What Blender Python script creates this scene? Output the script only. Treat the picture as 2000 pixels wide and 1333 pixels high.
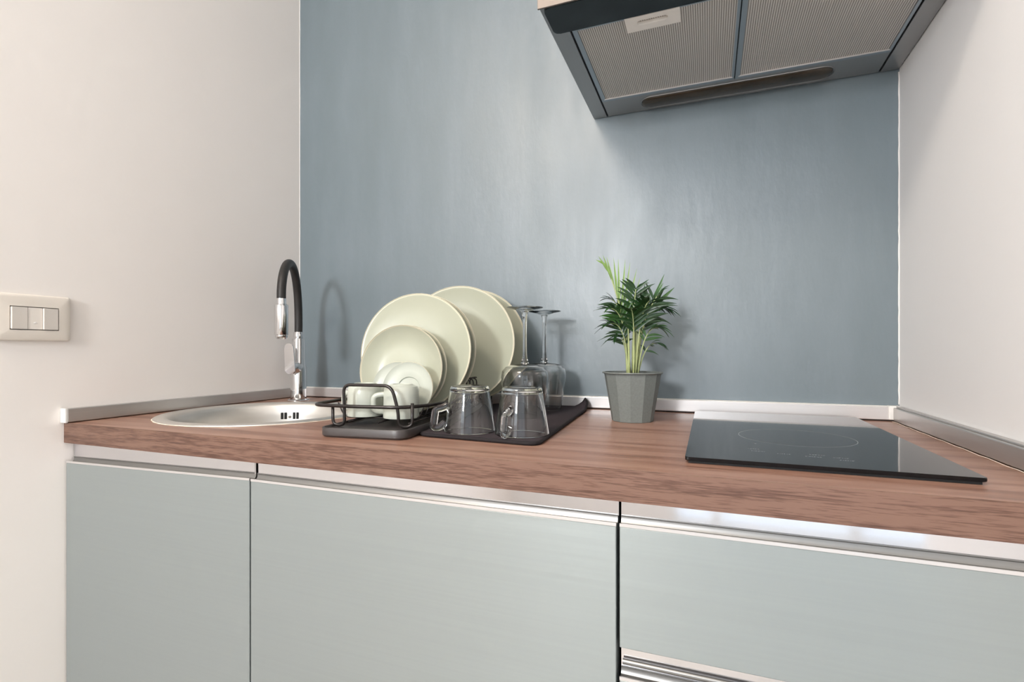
import bpy, bmesh, math, random
from mathutils import Vector, Matrix

scene = bpy.context.scene
for o in list(bpy.data.objects):
    bpy.data.objects.remove(o)
COL = scene.collection
PI = math.pi

# ------------------------------------------------------------------ camera
cam_data = bpy.data.cameras.new('camera')
cam_data.sensor_width = 36.0
cam_data.lens = 17.948
cam_data.shift_y = 0.00856
cam_data.clip_start = 0.01
camera = bpy.data.objects.new('camera', cam_data)
camera.location = (1.1507, -1.2075, 1.0398)
camera.rotation_euler = (math.radians(90), 0, math.radians(21.0555))
COL.objects.link(camera)
scene.camera = camera

# ------------------------------------------------------------------ light
world = bpy.data.worlds.new('sky')
scene.world = world
world.use_nodes = True
wb = world.node_tree.nodes['Background']
wb.inputs[0].default_value = (0.80, 0.90, 1.0, 1)
wb.inputs[1].default_value = 1.2


def area(name, loc, rot, sx, sy, power, color):
    l = bpy.data.lights.new(name, 'AREA')
    l.shape = 'RECTANGLE'
    l.size = sx
    l.size_y = sy
    l.energy = power
    l.color = color
    o = bpy.data.objects.new(name, l)
    o.location = loc
    o.rotation_euler = rot
    COL.objects.link(o)
    return o


# daylight through the rear wall's window openings, plus an added small key light
area('daylight_near_window', (0.42, -3.02, 1.87), (math.radians(90), 0, 0), 0.70, 1.20, 10, (0.88, 0.94, 1.0))
area('added_key_light_near_window', (0.52, -3.01, 1.66), (math.radians(90), 0, 0), 0.26, 0.30, 44, (0.97, 0.985, 1.0))  # small strong key light added for crisp frontal shadows; no facade stands outside
area('daylight_french_window', (1.73, -3.02, 1.17), (math.radians(90), 0, 0), 1.50, 2.16, 5.5, (0.90, 0.95, 1.0))
# warm ceiling light of the room
area('ceiling_light', (0.34, -2.05, 2.69), (0, 0, 0), 0.55, 0.55, 37, (1.0, 0.88, 0.76))

scene.view_settings.view_transform = 'Standard'
scene.view_settings.look = 'None'
scene.view_settings.exposure = -0.08
scene.view_settings.gamma = 1.0
scene.view_settings.use_curve_mapping = False
scene.cycles.max_bounces = 9
scene.cycles.transmission_bounces = 10
scene.cycles.use_adaptive_sampling = True
scene.cycles.adaptive_threshold = 0.08
scene.cycles.adaptive_min_samples = 16
scene.cycles.diffuse_bounces = 4
scene.cycles.glossy_bounces = 4
scene.cycles.transparent_max_bounces = 12
scene.cycles.sample_clamp_indirect = 4.0
scene.cycles.blur_glossy = 0.6


# ------------------------------------------------------------------ helpers
def lin(r, g, b):
    def f(c):
        c /= 255.0
        return c / 12.92 if c <= 0.04045 else ((c + 0.055) / 1.055) ** 2.4
    return (f(r), f(g), f(b), 1)


class NT:
    def __init__(self, name):
        self.m = bpy.data.materials.new(name)
        self.m.use_nodes = True
        self.t = self.m.node_tree
        self.b = self.t.nodes['Principled BSDF']

    def n(self, kind, **kw):
        x = self.t.nodes.new(kind)
        for k, v in kw.items():
            setattr(x, k, v)
        return x

    def l(self, a, b):
        self.t.links.new(a, b)

    def coords(self, scale=(1, 1, 1), rot=(0, 0, 0)):
        tc = self.n('ShaderNodeTexCoord')
        mp = self.n('ShaderNodeMapping')
        mp.inputs['Scale'].default_value = scale
        mp.inputs['Rotation'].default_value = rot
        self.l(tc.outputs['Object'], mp.inputs['Vector'])
        return mp.outputs['Vector']

    def noise(self, vec, scale, detail=4, rough=0.5, dist=0.0):
        x = self.n('ShaderNodeTexNoise')
        x.inputs['Scale'].default_value = scale
        x.inputs['Detail'].default_value = detail
        x.inputs['Roughness'].default_value = rough
        x.inputs['Distortion'].default_value = dist
        self.l(vec, x.inputs['Vector'])
        return x.outputs['Fac']

    def ramp(self, fac, stops):
        x = self.n('ShaderNodeValToRGB')
        e = x.color_ramp.elements
        while len(e) < len(stops):
            e.new(0.5)
        for i, (p, c) in enumerate(stops):
            e[i].position = p
            e[i].color = c if len(c) == 4 else (*c, 1)
        self.l(fac, x.inputs['Fac'])
        return x.outputs['Color']

    def rng(self, fac, a, b, lo=0.3, hi=0.7):
        x = self.n('ShaderNodeMapRange')
        x.inputs['From Min'].default_value = lo
        x.inputs['From Max'].default_value = hi
        x.inputs['To Min'].default_value = a
        x.inputs['To Max'].default_value = b
        self.l(fac, x.inputs['Value'])
        return x.outputs['Result']

    def bump(self, h, strength=0.2, dist=0.001):
        x = self.n('ShaderNodeBump')
        x.inputs['Strength'].default_value = strength
        x.inputs['Distance'].default_value = dist
        self.l(h, x.inputs['Height'])
        self.l(x.outputs['Normal'], self.b.inputs['Normal'])

    def set(self, color=None, rough=None, metal=None, spec=None, **kw):
        i = self.b.inputs
        if color is not None:
            i['Base Color'].default_value = color
        if rough is not None:
            i['Roughness'].default_value = rough
        if metal is not None:
            i['Metallic'].default_value = metal
        if spec is not None:
            i['Specular IOR Level'].default_value = spec
        for k, v in kw.items():
            i[k].default_value = v
        return self


M = {}


def simple(key, color, rough=0.5, metal=0.0, spec=0.5, var=0.06, scale=40, bump=0.0, bscale=300):
    t = NT(key).set(color, rough, metal, spec)
    v = t.coords()
    f = t.noise(v, scale, 3)
    lo = tuple(c * (1 - var) for c in color[:3])
    hi = tuple(min(1, c * (1 + var)) for c in color[:3])
    t.l(t.ramp(f, [(0.3, lo), (0.7, hi)]), t.b.inputs['Base Color'])
    if bump:
        t.bump(t.noise(v, bscale, 2), bump, 0.0006)
    M[key] = t.m
    return t


def plaster(key, c1, c2, rough):
    t = NT(key).set(c1, rough, 0, 0.35)
    v = t.coords()
    t.l(t.ramp(t.noise(v, 2.2, 4), [(0.3, c1), (0.7, c2)]), t.b.inputs['Base Color'])
    t.bump(t.noise(v, 26, 3, 0.6), 0.12, 0.004)
    M[key] = t.m


plaster('white_plaster', lin(234, 233, 233), lin(238, 237, 237), 0.6)
plaster('warm_plaster', lin(234, 228, 223), lin(238, 232, 227), 0.6)
plaster('white_ceiling', lin(232, 229, 225), lin(236, 233, 229), 0.7)

# blue-grey satin wall paint, brushed on
t = NT('blue_paint').set(lin(96, 112, 121), 0.36, 0, 1.0)
v = t.coords((1, 1, 0.28))
f1 = t.noise(v, 7, 5, 0.6)
t.l(t.ramp(f1, [(0.3, lin(96, 109, 115)), (0.55, lin(102, 115, 122)), (0.75, lin(110, 122, 130))]), t.b.inputs['Base Color'])
t.l(t.rng(t.noise(v, 11, 4), 0.38, 0.50), t.b.inputs['Roughness'])
vb = t.coords((1, 1, 0.35))
t.bump(t.noise(vb, 30, 4, 0.65), 0.18, 0.004)
M['blue_paint'] = t.m


def wood(key, cols, k1, k2, wa):
    t = NT(key).set(lin(150, 104, 82), 0.36, 0, 0.45)
    v1 = t.coords(k1)
    v2 = t.coords(k2)
    v3 = t.coords((0.45, 5, 5))
    a = t.noise(v1, 2.0, 5, 0.62, 0.6)
    b = t.noise(v2, 1.6, 3, 0.6)
    c = t.noise(v3, 2.5, 3, 0.5)
    m1 = t.n('ShaderNodeMath', operation='MULTIPLY_ADD')
    t.l(b, m1.inputs[0])
    m1.inputs[1].default_value = wa
    t.l(a, m1.inputs[2])
    m2 = t.n('ShaderNodeMath', operation='MULTIPLY_ADD')
    t.l(c, m2.inputs[0])
    m2.inputs[1].default_value = 0.30
    t.l(m1.outputs[0], m2.inputs[2])
    m3 = t.n('ShaderNodeMapRange')
    m3.inputs['From Min'].default_value = 0.0
    m3.inputs['From Max'].default_value = 1.5
    t.l(m2.outputs[0], m3.inputs['Value'])
    t.l(t.ramp(m3.outputs[0], [(p_, lin(*c_)) for p_, c_ in zip((0.50 + (wa - 0.62) * 0.33, 0.575 + (wa - 0.62) * 0.33, 0.63 + (wa - 0.62) * 0.33, 0.70 + (wa - 0.62) * 0.33), cols)]), t.b.inputs['Base Color'])
    t.l(t.rng(b, 0.30, 0.42), t.b.inputs['Roughness'])
    t.bump(b, 0.10, 0.0006)
    M[key] = t.m


wood('walnut_laminate', [(108, 76, 62), (131, 95, 79), (145, 108, 91), (160, 125, 108)], (0.7, 16, 16), (7, 230, 230), 0.62)
wood('walnut_edge_shaded', [(78, 53, 43), (91, 65, 54), (101, 74, 62), (116, 88, 75)], (2.5, 30, 46), (22, 300, 380), 0.95)  # finer edge grain; colour darkened to offset the strong frontal light


def brushed(key, color, rough, metal, spec=0.5, axis='z', amt=0.05, scale=1.0, var=0.05):
    t = NT(key).set(color, rough, metal, spec)
    sc = {'x': (2, 300, 300), 'y': (300, 2, 300), 'z': (300, 300, 2)}[axis]
    v = t.coords(sc)
    f = t.noise(v, scale, 2)
    lo = tuple(c * (1 - var) for c in color[:3])
    hi = tuple(min(1, c * (1 + var)) for c in color[:3])
    t.l(t.ramp(f, [(0.3, lo), (0.7, hi)]), t.b.inputs['Base Color'])
    t.l(t.rng(f, rough - amt, rough + amt), t.b.inputs['Roughness'])
    M[key] = t.m
    return t


t = brushed('door_laminate', lin(151, 158, 158), 0.36, 0.5, 0.5, 'x', 0.02, 1.0, 0.015)
tg = t.n('ShaderNodeTangent', direction_type='RADIAL', axis='Z')
t.l(tg.outputs[0], t.b.inputs['Tangent'])
t.b.inputs['Anisotropic'].default_value = 0.7
t.b.inputs['Anisotropic Rotation'].default_value = 0.25
brushed('aluminium', lin(214, 211, 210), 0.36, 0.7, 0.5, 'x', 0.02, 1.0, 0.02)
brushed('aluminium_side_shaded', lin(190, 187, 184), 0.34, 0.8, 0.5, 'y', 0.02, 1.0, 0.02)  # same metal brushed along y, colour darkened for the side strips' duller reflections
brushed('steel', lin(168, 167, 166), 0.34, 0.9, 0.5, 'y', 0.02, 1.0, 0.02)
simple('sink_steel', lin(212, 208, 202), 0.42, 0.85, 0.5, 0.02, 8)
brushed('filter_frame', lin(168, 177, 184), 0.38, 0.8, 0.5, 'y', 0.02, 1.0, 0.02)
brushed('mirror_plate', lin(224, 223, 226), 0.09, 1.0, 0.5, 'x', 0.02, 1.0, 0.01)
brushed('grip_satin', lin(140, 139, 137), 0.38, 0.85, 0.5, 'x', 0.02, 1.0, 0.02)
simple('carcass', lin(60, 60, 58), 0.6)
simple('dark_gap', lin(14, 14, 15), 0.7)
simple('white_plastic', lin(226, 224, 220), 0.4)
simple('switch_ivory', lin(222, 214, 204), 0.33, 0, 0.5, 0.02, 8)
simple('switch_key', lin(226, 219, 211), 0.28, 0, 0.5, 0.02, 8)
simple('sealant', lin(228, 214, 196), 0.6, 0, 0.3, 0.1, 120)
brushed('hood_front_shaded', lin(120, 111, 104), 0.5, 0.6, 0.5, 'x', 0.02, 1.0, 0.02)  # front steel with the dark room it would reflect put into its colour
simple('sealant_white', lin(236, 233, 230), 0.6, 0, 0.3, 0.04, 60)
simple('hood_dark', lin(52, 58, 60), 0.22, 0.6, 0.5, 0.3, 24)
simple('latch_plastic', lin(232, 228, 222), 0.42, 0, 0.5, 0.03)
t = simple('lamp_lens', lin(60, 52, 42), 0.2, 0, 0.6, 0.25, 22)
simple('rubber_hose', lin(38, 36, 35), 0.48, 0, 0.4, 0.08, 200)
simple('tray_plastic', lin(62, 57, 56), 0.38, 0, 0.5, 0.05, 60)
simple('black_wire', lin(40, 35, 33), 0.30, 0.35, 0.6, 0.06, 90)
simple('mat_fabric', lin(56, 48, 52), 0.85, 0, 0.3, 0.25, 420, 0.7, 650)
simple('mat_edge', lin(34, 30, 32), 0.8, 0, 0.3, 0.2, 420, 0.5, 650)
simple('glaze_sage', lin(172, 174, 156), 0.28, 0, 0.5, 0.015, 6)
simple('glaze_rim', lin(206, 200, 178), 0.30, 0, 0.5, 0.015, 6)
simple('glaze_pale', lin(184, 188, 177), 0.28, 0, 0.5, 0.015, 6)
simple('pot_grey', lin(112, 117, 114), 0.55, 0, 0.4, 0.08, 260, 0.25, 420)
simple('soil', lin(48, 38, 30), 0.95, 0, 0.2, 0.4, 160, 0.8, 200)
simple('leaf_dark', lin(30, 62, 26), 0.34, 0, 0.5, 0.30, 60)
simple('leaf_mid', lin(52, 92, 38), 0.34, 0, 0.5, 0.25, 60)
simple('leaf_young', lin(118, 148, 76), 0.42, 0, 0.5, 0.15, 60)
simple('stem_green', lin(176, 186, 132), 0.45, 0, 0.4, 0.15, 70)
simple('print_grey', lin(150, 156, 160), 0.5)
simple('floor_tile', lin(188, 183, 176), 0.4, 0, 0.5, 0.1, 6)
simple('window_white', lin(232, 231, 228), 0.35)
t = NT('chrome').set(lin(225, 225, 226), 0.07, 1.0)
t.l(t.rng(t.noise(t.coords(), 30, 3), 0.05, 0.10), t.b.inputs['Roughness'])
M['chrome'] = t.m
t = NT('hob_glass').set(lin(9, 10, 12), 0.045, 0, 0.5)
t.b.inputs['IOR'].default_value = 1.42
t.l(t.rng(t.noise(t.coords((180, 6, 6)), 1.5, 3), 0.03, 0.07), t.b.inputs['Roughness'])
M['hob_glass'] = t.m
t = NT('clear_glass').set((0.985, 0.99, 0.985, 1), 0.0, 0, 0.5)
t.b.inputs['Transmission Weight'].default_value = 1.0
t.b.inputs['IOR'].default_value = 1.46
M['clear_glass'] = t.m
# window panes: plain clear float glass, mostly see-through with a faint mirror
t = NT('window_pane')
tr = t.n('ShaderNodeBsdfTransparent')
gl = t.n('ShaderNodeBsdfGlossy')
gl.inputs['Roughness'].default_value = 0.02
mx = t.n('ShaderNodeMixShader')
mx.inputs[0].default_value = 0.06
t.l(tr.outputs[0], mx.inputs[1])
t.l(gl.outputs[0], mx.inputs[2])
t.l(mx.outputs[0], t.t.nodes['Material Output'].inputs['Surface'])
M['window_pane'] = t.m
# hood grease filter: fine ribbed aluminium mesh
t = NT('filter_mesh').set(lin(205, 197, 190), 0.45, 0.25, 0.5)
tc = t.n('ShaderNodeTexCoord')
sp = t.n('ShaderNodeSeparateXYZ')
t.l(tc.outputs['Object'], sp.inputs[0])


def sine(out, pitch):
    m = t.n('ShaderNodeMath', operation='MULTIPLY')
    t.l(out, m.inputs[0])
    m.inputs[1].default_value = 2 * PI / pitch
    s = t.n('ShaderNodeMath', operation='SINE')
    t.l(m.outputs[0], s.inputs[0])
    return s.outputs[0]


sx, sy = sine(sp.outputs['X'], 0.0036), sine(sp.outputs['Y'], 0.0036)
ma = t.n('ShaderNodeMath', operation='MULTIPLY_ADD')
t.l(sy, ma.inputs[0])
ma.inputs[1].default_value = 0.35
t.l(sx, ma.inputs[2])
cr = t.ramp(t.rng(ma.outputs[0], 0, 1, -1.3, 1.3), [(0.1, lin(138, 131, 125)), (0.5, lin(192, 186, 179)), (0.85, lin(228, 224, 219))])
t.l(cr, t.b.inputs['Base Color'])
t.bump(ma.outputs[0], 0.5, 0.0006)
M['filter_mesh'] = t.m


# ---- objects
def root_loc(p):
    while p is not None and p.parent is not None:
        p = p.parent
    return Vector(p.location) if p is not None else Vector((0, 0, 0))


def obj(name, bm, mat, parent=None, smooth=False, local=False, kind=None, loc=None):
    me = bpy.data.meshes.new(name)
    bmesh.ops.recalc_face_normals(bm, faces=bm.faces[:])
    if loc is not None:
        bmesh.ops.translate(bm, verts=bm.verts[:], vec=-Vector(loc))
    elif parent is not None and not local:
        bmesh.ops.translate(bm, verts=bm.verts[:], vec=-root_loc(parent))
    bm.to_mesh(me)
    bm.free()
    me.materials.append(M[mat] if isinstance(mat, str) else mat)
    if smooth:
        for p in me.polygons:
            p.use_smooth = True
        if smooth != 'all':
            me.set_sharp_from_angle(angle=math.radians(38))
    o = bpy.data.objects.new(name, me)
    COL.objects.link(o)
    if loc is not None:
        o.location = loc
    if parent is not None:
        o.parent = parent
    if kind:
        o['kind'] = kind
    return o


def tag(o, label, cat, group=None):
    o['label'] = label
    o['category'] = cat
    if group:
        o['group'] = group
    return o


def thing(name, label, cat, loc, group=None, kind=None):
    o = bpy.data.objects.new(name, None)
    o.empty_display_size = 0.05
    o.location = loc
    COL.objects.link(o)
    if kind:
        o['kind'] = kind
    else:
        tag(o, label, cat, group)
    return o


def new():
    return bmesh.new()


def box(bm, x0, x1, y0, y1, z0, z1, bevel=0.0, seg=2):
    b = bmesh.new()
    vs = [b.verts.new(p) for p in ((x0, y0, z0), (x1, y0, z0), (x1, y1, z0), (x0, y1, z0), (x0, y0, z1), (x1, y0, z1), (x1, y1, z1), (x0, y1, z1))]
    for f in ((0, 3, 2, 1), (4, 5, 6, 7), (0, 1, 5, 4), (1, 2, 6, 5), (2, 3, 7, 6), (3, 0, 4, 7)):
        b.faces.new([vs[i] for i in f])
    if bevel:
        bmesh.ops.bevel(b, geom=b.edges[:], offset=bevel, segments=seg, affect='EDGES', profile=0.5)
    merge(bm, b)
    return bm


def merge(bm, b):
    me = bpy.data.meshes.new('tmp')
    b.to_mesh(me)
    b.free()
    bm.from_mesh(me)
    bpy.data.meshes.remove(me)


def prism(bm, pts, z0, z1, bevel=0.0):
    b = bmesh.new()
    lo = [b.verts.new((x, y, z0)) for x, y in pts]
    hi = [b.verts.new((x, y, z1)) for x, y in pts]
    n = len(pts)
    b.faces.new(lo[::-1])
    b.faces.new(hi)
    for i in range(n):
        b.faces.new((lo[i], lo[(i + 1) % n], hi[(i + 1) % n], hi[i]))
    if bevel:
        es = [e for e in b.edges if abs(e.verts[0].co.z - e.verts[1].co.z) < 1e-6]
        bmesh.ops.bevel(b, geom=es, offset=bevel, segments=2, affect='EDGES', profile=0.5)
    merge(bm, b)
    return bm


def extrude_x(bm, pts, x0, x1):
    """closed (y,z) outline extruded along x"""
    a = [bm.verts.new((x0, y, z)) for y, z in pts]
    c = [bm.verts.new((x1, y, z)) for y, z in pts]
    n = len(pts)
    bm.faces.new(a)
    bm.faces.new(c[::-1])
    for i in range(n):
        bm.faces.new((a[i], a[(i + 1) % n], c[(i + 1) % n], c[i]))
    return bm


def lathe(bm, prof, seg=48, center=(0, 0, 0), closed=False, phase=0.0):
    rings = []
    cx, cy, cz = center
    for r, z in prof:
        if r < 1e-6:
            rings.append([bm.verts.new((cx, cy, cz + z))])
        else:
            rings.append([bm.verts.new((cx + r * math.cos(phase + 2 * PI * k / seg), cy + r * math.sin(phase + 2 * PI * k / seg), cz + z)) for k in range(seg)])
    pairs = list(zip(rings, rings[1:]))
    if closed:
        pairs.append((rings[-1], rings[0]))
    for a, b in pairs:
        for k in range(seg):
            k2 = (k + 1) % seg
            if len(a) == 1 and len(b) == 1:
                continue
            if len(a) == 1:
                bm.faces.new((a[0], b[k], b[k2]))
            elif len(b) == 1:
                bm.faces.new((a[k], b[0], a[k2]))
            else:
                bm.faces.new((a[k], b[k], b[k2], a[k2]))
    return bm


def tube(bm, path, rad, seg=10, closed=False, squash=None):
    path = [Vector(p) for p in path]
    n = len(path)
    rads = rad if isinstance(rad, (list, tuple)) else [rad] * n
    tans = []
    for i in range(n):
        a = path[(i - 1) % n] if (closed or i > 0) else path[i]
        b = path[(i + 1) % n] if (closed or i < n - 1) else path[i]
        tans.append((b - a).normalized())
    up = Vector((0, 0, 1)) if abs(tans[0].z) < 0.9 else Vector((1, 0, 0))
    nrm = tans[0].cross(up).normalized()
    rings = []
    for i in range(n):
        nrm = (nrm - tans[i] * nrm.dot(tans[i])).normalized()
        bn = tans[i].cross(nrm)
        q = squash if squash else 1.0
        rings.append([bm.verts.new(path[i] + (nrm * math.cos(2 * PI * k / seg) + bn * math.sin(2 * PI * k / seg) * q) * rads[i]) for k in range(seg)])
    m = n if closed else n - 1
    for i in range(m):
        a, b = rings[i], rings[(i + 1) % n]
        for k in range(seg):
            k2 = (k + 1) % seg
            bm.faces.new((a[k], a[k2], b[k2], b[k]))
    if not closed:
        bm.faces.new(rings[0][::-1])
        bm.faces.new(rings[-1])
    return bm


def fillet(pts, r, seg=6, closed=False):
    pts = [Vector(p) for p in pts]
    n = len(pts)
    rr = r if isinstance(r, (list, tuple)) else [r] * n
    out = []
    for i in range(n):
        if not closed and i in (0, n - 1):
            out.append(pts[i])
            continue
        a, p, b = pts[(i - 1) % n], pts[i], pts[(i + 1) % n]
        da, db = (a - p), (b - p)
        d = min(rr[i], da.length * 0.49, db.length * 0.49)
        s, e = p + da.normalized() * d, p + db.normalized() * d
        for k in range(seg + 1):
            u = k / seg
            out.append(s * (1 - u) ** 2 + p * 2 * u * (1 - u) + e * u * u)
    return out


def round_rect(x0, x1, y0, y1, r, seg=6):
    pts = fillet([(x0, y0, 0), (x1, y0, 0), (x1, y1, 0), (x0, y1, 0)], r, seg, True)
    return [(p.x, p.y) for p in pts]


def dup_tree(o, parent=None):
    c = o.copy()
    COL.objects.link(c)
    c.parent = parent
    for ch in [x for x in bpy.data.objects if x.parent == o]:
        dup_tree(ch, c)
    return c


# ================================================================== SETTING
W, TOP = 1.5, 0.9           # niche width, worktop height
ROOM_X, ROOM_Y, CEIL = 3.0, -3.0, 2.7

obj('floor', box(new(), -0.1, ROOM_X + 0.1, ROOM_Y - 0.12, 0.1, -0.08, 0), 'floor_tile', kind='structure')
obj('ceiling', box(new(), -0.1, ROOM_X + 0.1, ROOM_Y - 0.12, 0.1, CEIL, CEIL + 0.08), 'white_ceiling', kind='structure')
obj('wall_back', box(new(), 0, W, 0, 0.1, 0, CEIL), 'blue_paint', kind='structure')
obj('wall_left', box(new(), -0.1, 0, ROOM_Y, 0.1, 0, CEIL), 'warm_plaster', kind='structure')
wr = new()
prism(wr, [(W, 0.1), (W, -1.05), (ROOM_X, -1.05), (ROOM_X, -0.95), (W + 0.1, -0.95), (W + 0.1, 0.1)], 0, CEIL)
obj('wall_right', wr, 'white_plaster', kind='structure')
obj('wall_far_right', box(new(), ROOM_X, ROOM_X + 0.1, ROOM_Y, -0.95, 0, CEIL), 'white_plaster', kind='structure')

wb_ = bpy.data.objects['wall_back']
random.seed(8)
for x_, z_top, r_ in ((W - 0.0008, 1.585, 0.0014), (0.0006, CEIL - 0.002, 0.0009)):
    n_ = 46
    obj('corner_sealant', tube(new(), [(x_ + random.uniform(-0.0004, 0.0004), -0.0006, 0.932 + (z_top - 0.932) * k / n_) for k in range(n_ + 1)], r_, 6), 'sealant_white', wb_, smooth='all', local=True)

# rear wall behind the camera with two window openings
wins = [(0.05, 0.79, 1.25, 2.49), (0.96 + 0.02, 2.48, 0.06, 2.28)]
xs = [-0.1, 0.05, 0.79, 0.98, 2.48, ROOM_X + 0.1]
rw = new()
for i in range(5):
    w_ = [w for w in wins if abs(w[0] - xs[i]) < 1e-6]
    if not w_:
        box(rw, xs[i], xs[i + 1], ROOM_Y - 0.12, ROOM_Y, 0, CEIL)
    else:
        box(rw, xs[i], xs[i + 1], ROOM_Y - 0.12, ROOM_Y, 0, w_[0][2])
        box(rw, xs[i], xs[i + 1], ROOM_Y - 0.12, ROOM_Y, w_[0][3], CEIL)
obj('wall_rear', rw, 'white_plaster', kind='structure')
for i, (x0, x1, z0, z1) in enumerate(wins):
    w = thing('window_%d' % (i + 1), '', '', ((x0 + x1) / 2, ROOM_Y, z0), kind='structure')
    fr = new()
    yy0, yy1, t_ = ROOM_Y - 0.015, ROOM_Y + 0.03, 0.035
    box(fr, x0 - 0.03, x1 + 0.03, yy0 + 0.015, yy1, z0 - 0.03, z0 + t_ - 0.03, 0.003)
    box(fr, x0 - 0.03, x1 + 0.03, yy0 + 0.015, yy1, z1 - t_ + 0.03, z1 + 0.03, 0.003)
    box(fr, x0 - 0.03, x0 + t_ - 0.03, yy0 + 0.015, yy1, z0, z1, 0.003)
    box(fr, x1 - t_ + 0.03, x1 + 0.03, yy0 + 0.015, yy1, z0, z1, 0.003)
    obj('window_frame', fr, 'window_white', w)
    for k in range(1, 2 if i == 0 else 3):
        if i == 0:
            break
        xm = (1.19, 1.84)[k - 1]
        obj('mullion', box(new(), xm - 0.02, xm + 0.02, yy0 + 0.016, yy1 - 0.005, z0 + 0.006, z1 - 0.006, 0.003), 'window_white', w)
    obj('pane', box(new(), x0 + 0.006, x1 - 0.006, ROOM_Y + 0.003, ROOM_Y + 0.007, z0 + 0.006, z1 - 0.006), 'window_pane', w)

# upstand strips around the worktop
ST = 0.015
s = thing('trim_1', '', '', (0.75, -ST, 0.902), kind='structure')
obj('strip', box(new(), ST + 0.0005, W - 0.001, -ST, -0.0005, 0.9025, 0.9285, 0.0015), 'aluminium', s)
obj('top_lip', box(new(), ST + 0.0005, W - 0.001, -ST + 0.002, -0.0005, 0.9285, 0.9298, 0.0005), 'white_plastic', s)
obj('corner_cap', box(new(), W - 0.022, W - 0.0006, -ST - 0.0030, -0.0005, 0.9030, 0.9305, 0.002), 'white_plastic', s)
s = thing('trim_2', '', '', (ST, -0.3, 0.902), kind='structure')
obj('strip', box(new(), 0.0005, ST, -0.606, -0.0005, 0.9015, 0.9275, 0.0015), 'aluminium_side_shaded', s)
obj('end_cap', box(new(), 0.0005, ST + 0.001, -0.6105, -0.606, 0.9008, 0.9282, 0.001), 'white_plastic', s)
s = thing('trim_3', '', '', (W - ST, -0.3, 0.902), kind='structure')
obj('strip', box(new(), W - ST, W - 0.0005, -0.604, -ST - 0.0035, 0.9015, 0.9275, 0.0015), 'aluminium_side_shaded', s)
obj('top_lip', box(new(), W - ST + 0.0045, W - 0.0005, -0.604, -ST - 0.0035, 0.9275, 0.9300, 0.0008), 'aluminium_side_shaded', s)
obj('sealant_bead', tube(new(), [(W - ST - 0.001, -0.604 + 0.0226 * k, 0.9005 + 0.0005 * math.sin(k * 2.1)) for k in range(27)], 0.0006, 6), 'sealant', s)

# ================================================================== WORKTOP
SX, SY, SR = 0.2389, -0.3428, 0.2126     # sink centre and rim radius
HX0, HX1, HY0, HY1 = 1.1236, 1.4188, -0.5438, -0.0377   # hob


def slab_with_holes(outer, holes, z0, z1, bevel=0.002):
    bm = new()
    for z in (z1, z0):
        es = []
        for loop in [outer] + holes:
            vs = [bm.verts.new((x, y, z)) for x, y in loop]
            es += [bm.edges.new((vs[i], vs[(i + 1) % len(vs)])) for i in range(len(vs))]
        bmesh.ops.triangle_fill(bm, use_beauty=True, use_dissolve=False, edges=es)
    bm.verts.ensure_lookup_table()
    n_all = sum(len(l) for l in [outer] + holes)
    k = 0
    vl = list(bm.verts)
    for loop in [outer] + holes:
        m = len(loop)
        for i in range(m):
            a, b = k + i, k + (i + 1) % m
            bm.faces.new((vl[a], vl[b], vl[n_all + b], vl[n_all + a]))
        k += m
    return bm


sink_hole = [(SX + 0.196 * math.cos(2 * PI * k / 64), SY + 0.196 * math.sin(2 * PI * k / 64)) for k in range(64)]
hob_hole = [(HX0 + 0.012, HY0 + 0.012), (HX1 - 0.012, HY0 + 0.012), (HX1 - 0.012, HY1 - 0.012), (HX0 + 0.012, HY1 - 0.012)]
wt = slab_with_holes([(0.001, -0.6035), (W - 0.001, -0.6035), (W - 0.001, -0.001), (0.001, -0.001)], [sink_hole, hob_hole], 0.862, 0.9)
wk = thing('worktop', 'long walnut wood-grain laminate worktop spanning wall to wall', 'worktop', (0.75, -0.3, 0.862))
obj('slab', wt, 'walnut_laminate', wk)
obj('shaded_edge_strip', box(new(), 0.001, W - 0.001, -0.6045, -0.6035, 0.8620, 0.8999), 'walnut_edge_shaded', wk)  # thin strip added to carry the darkened front colour

# ================================================================== CABINETS
FY = -0.602          # front face of doors


def grip(parent, x0, x1, zt):
    """satin lip along the top of a front, dished behind its front edge"""
    z = zt
    pts = [(-0.5896, z + 0.0068), (-0.5896, z + 0.0060), (-0.5888, z + 0.0050), (-0.5890, z + 0.0010), (-0.5910, z - 0.0018), (-0.594, z - 0.0026), (-0.5985, z - 0.0020), (-0.6003, z + 0.0000), (-0.6003, z - 0.003), (-0.5838, z - 0.003), (-0.5838, z + 0.0068)]
    return obj('grip_profile', extrude_x(new(), pts, x0, x1), 'grip_satin', parent, smooth=True)


def front(parent, name, x0, x1, z0, z1, dz=0.0):
    b = new()
    box(b, x0, x1, FY, -0.583, z0, z1 - 0.003)
    if dz:
        for v_ in b.verts:
            if v_.co.z > z1 - 0.01 and v_.co.x < (x0 + x1) / 2:
                v_.co.z -= dz
    bmesh.ops.bevel(b, geom=b.edges[:], offset=0.0008, segments=1, affect='EDGES')
    d = obj(name, b, 'door_laminate', parent)
    et = box(new(), x0, x1, FY - 0.0001, FY + 0.0016, z1 - 0.0030, z1 + 0.0007)
    g = grip(d, x0, x1, z1)
    if dz:
        for v_ in et.verts:
            if v_.co.x < (x0 + x1) / 2:
                v_.co.z -= dz
        for v_ in g.data.vertices:
            if v_.co.x + parent.location.x < (x0 + x1) / 2:
                v_.co.z -= dz
    obj('edge_trim', et, 'aluminium', d)
    return d


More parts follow.
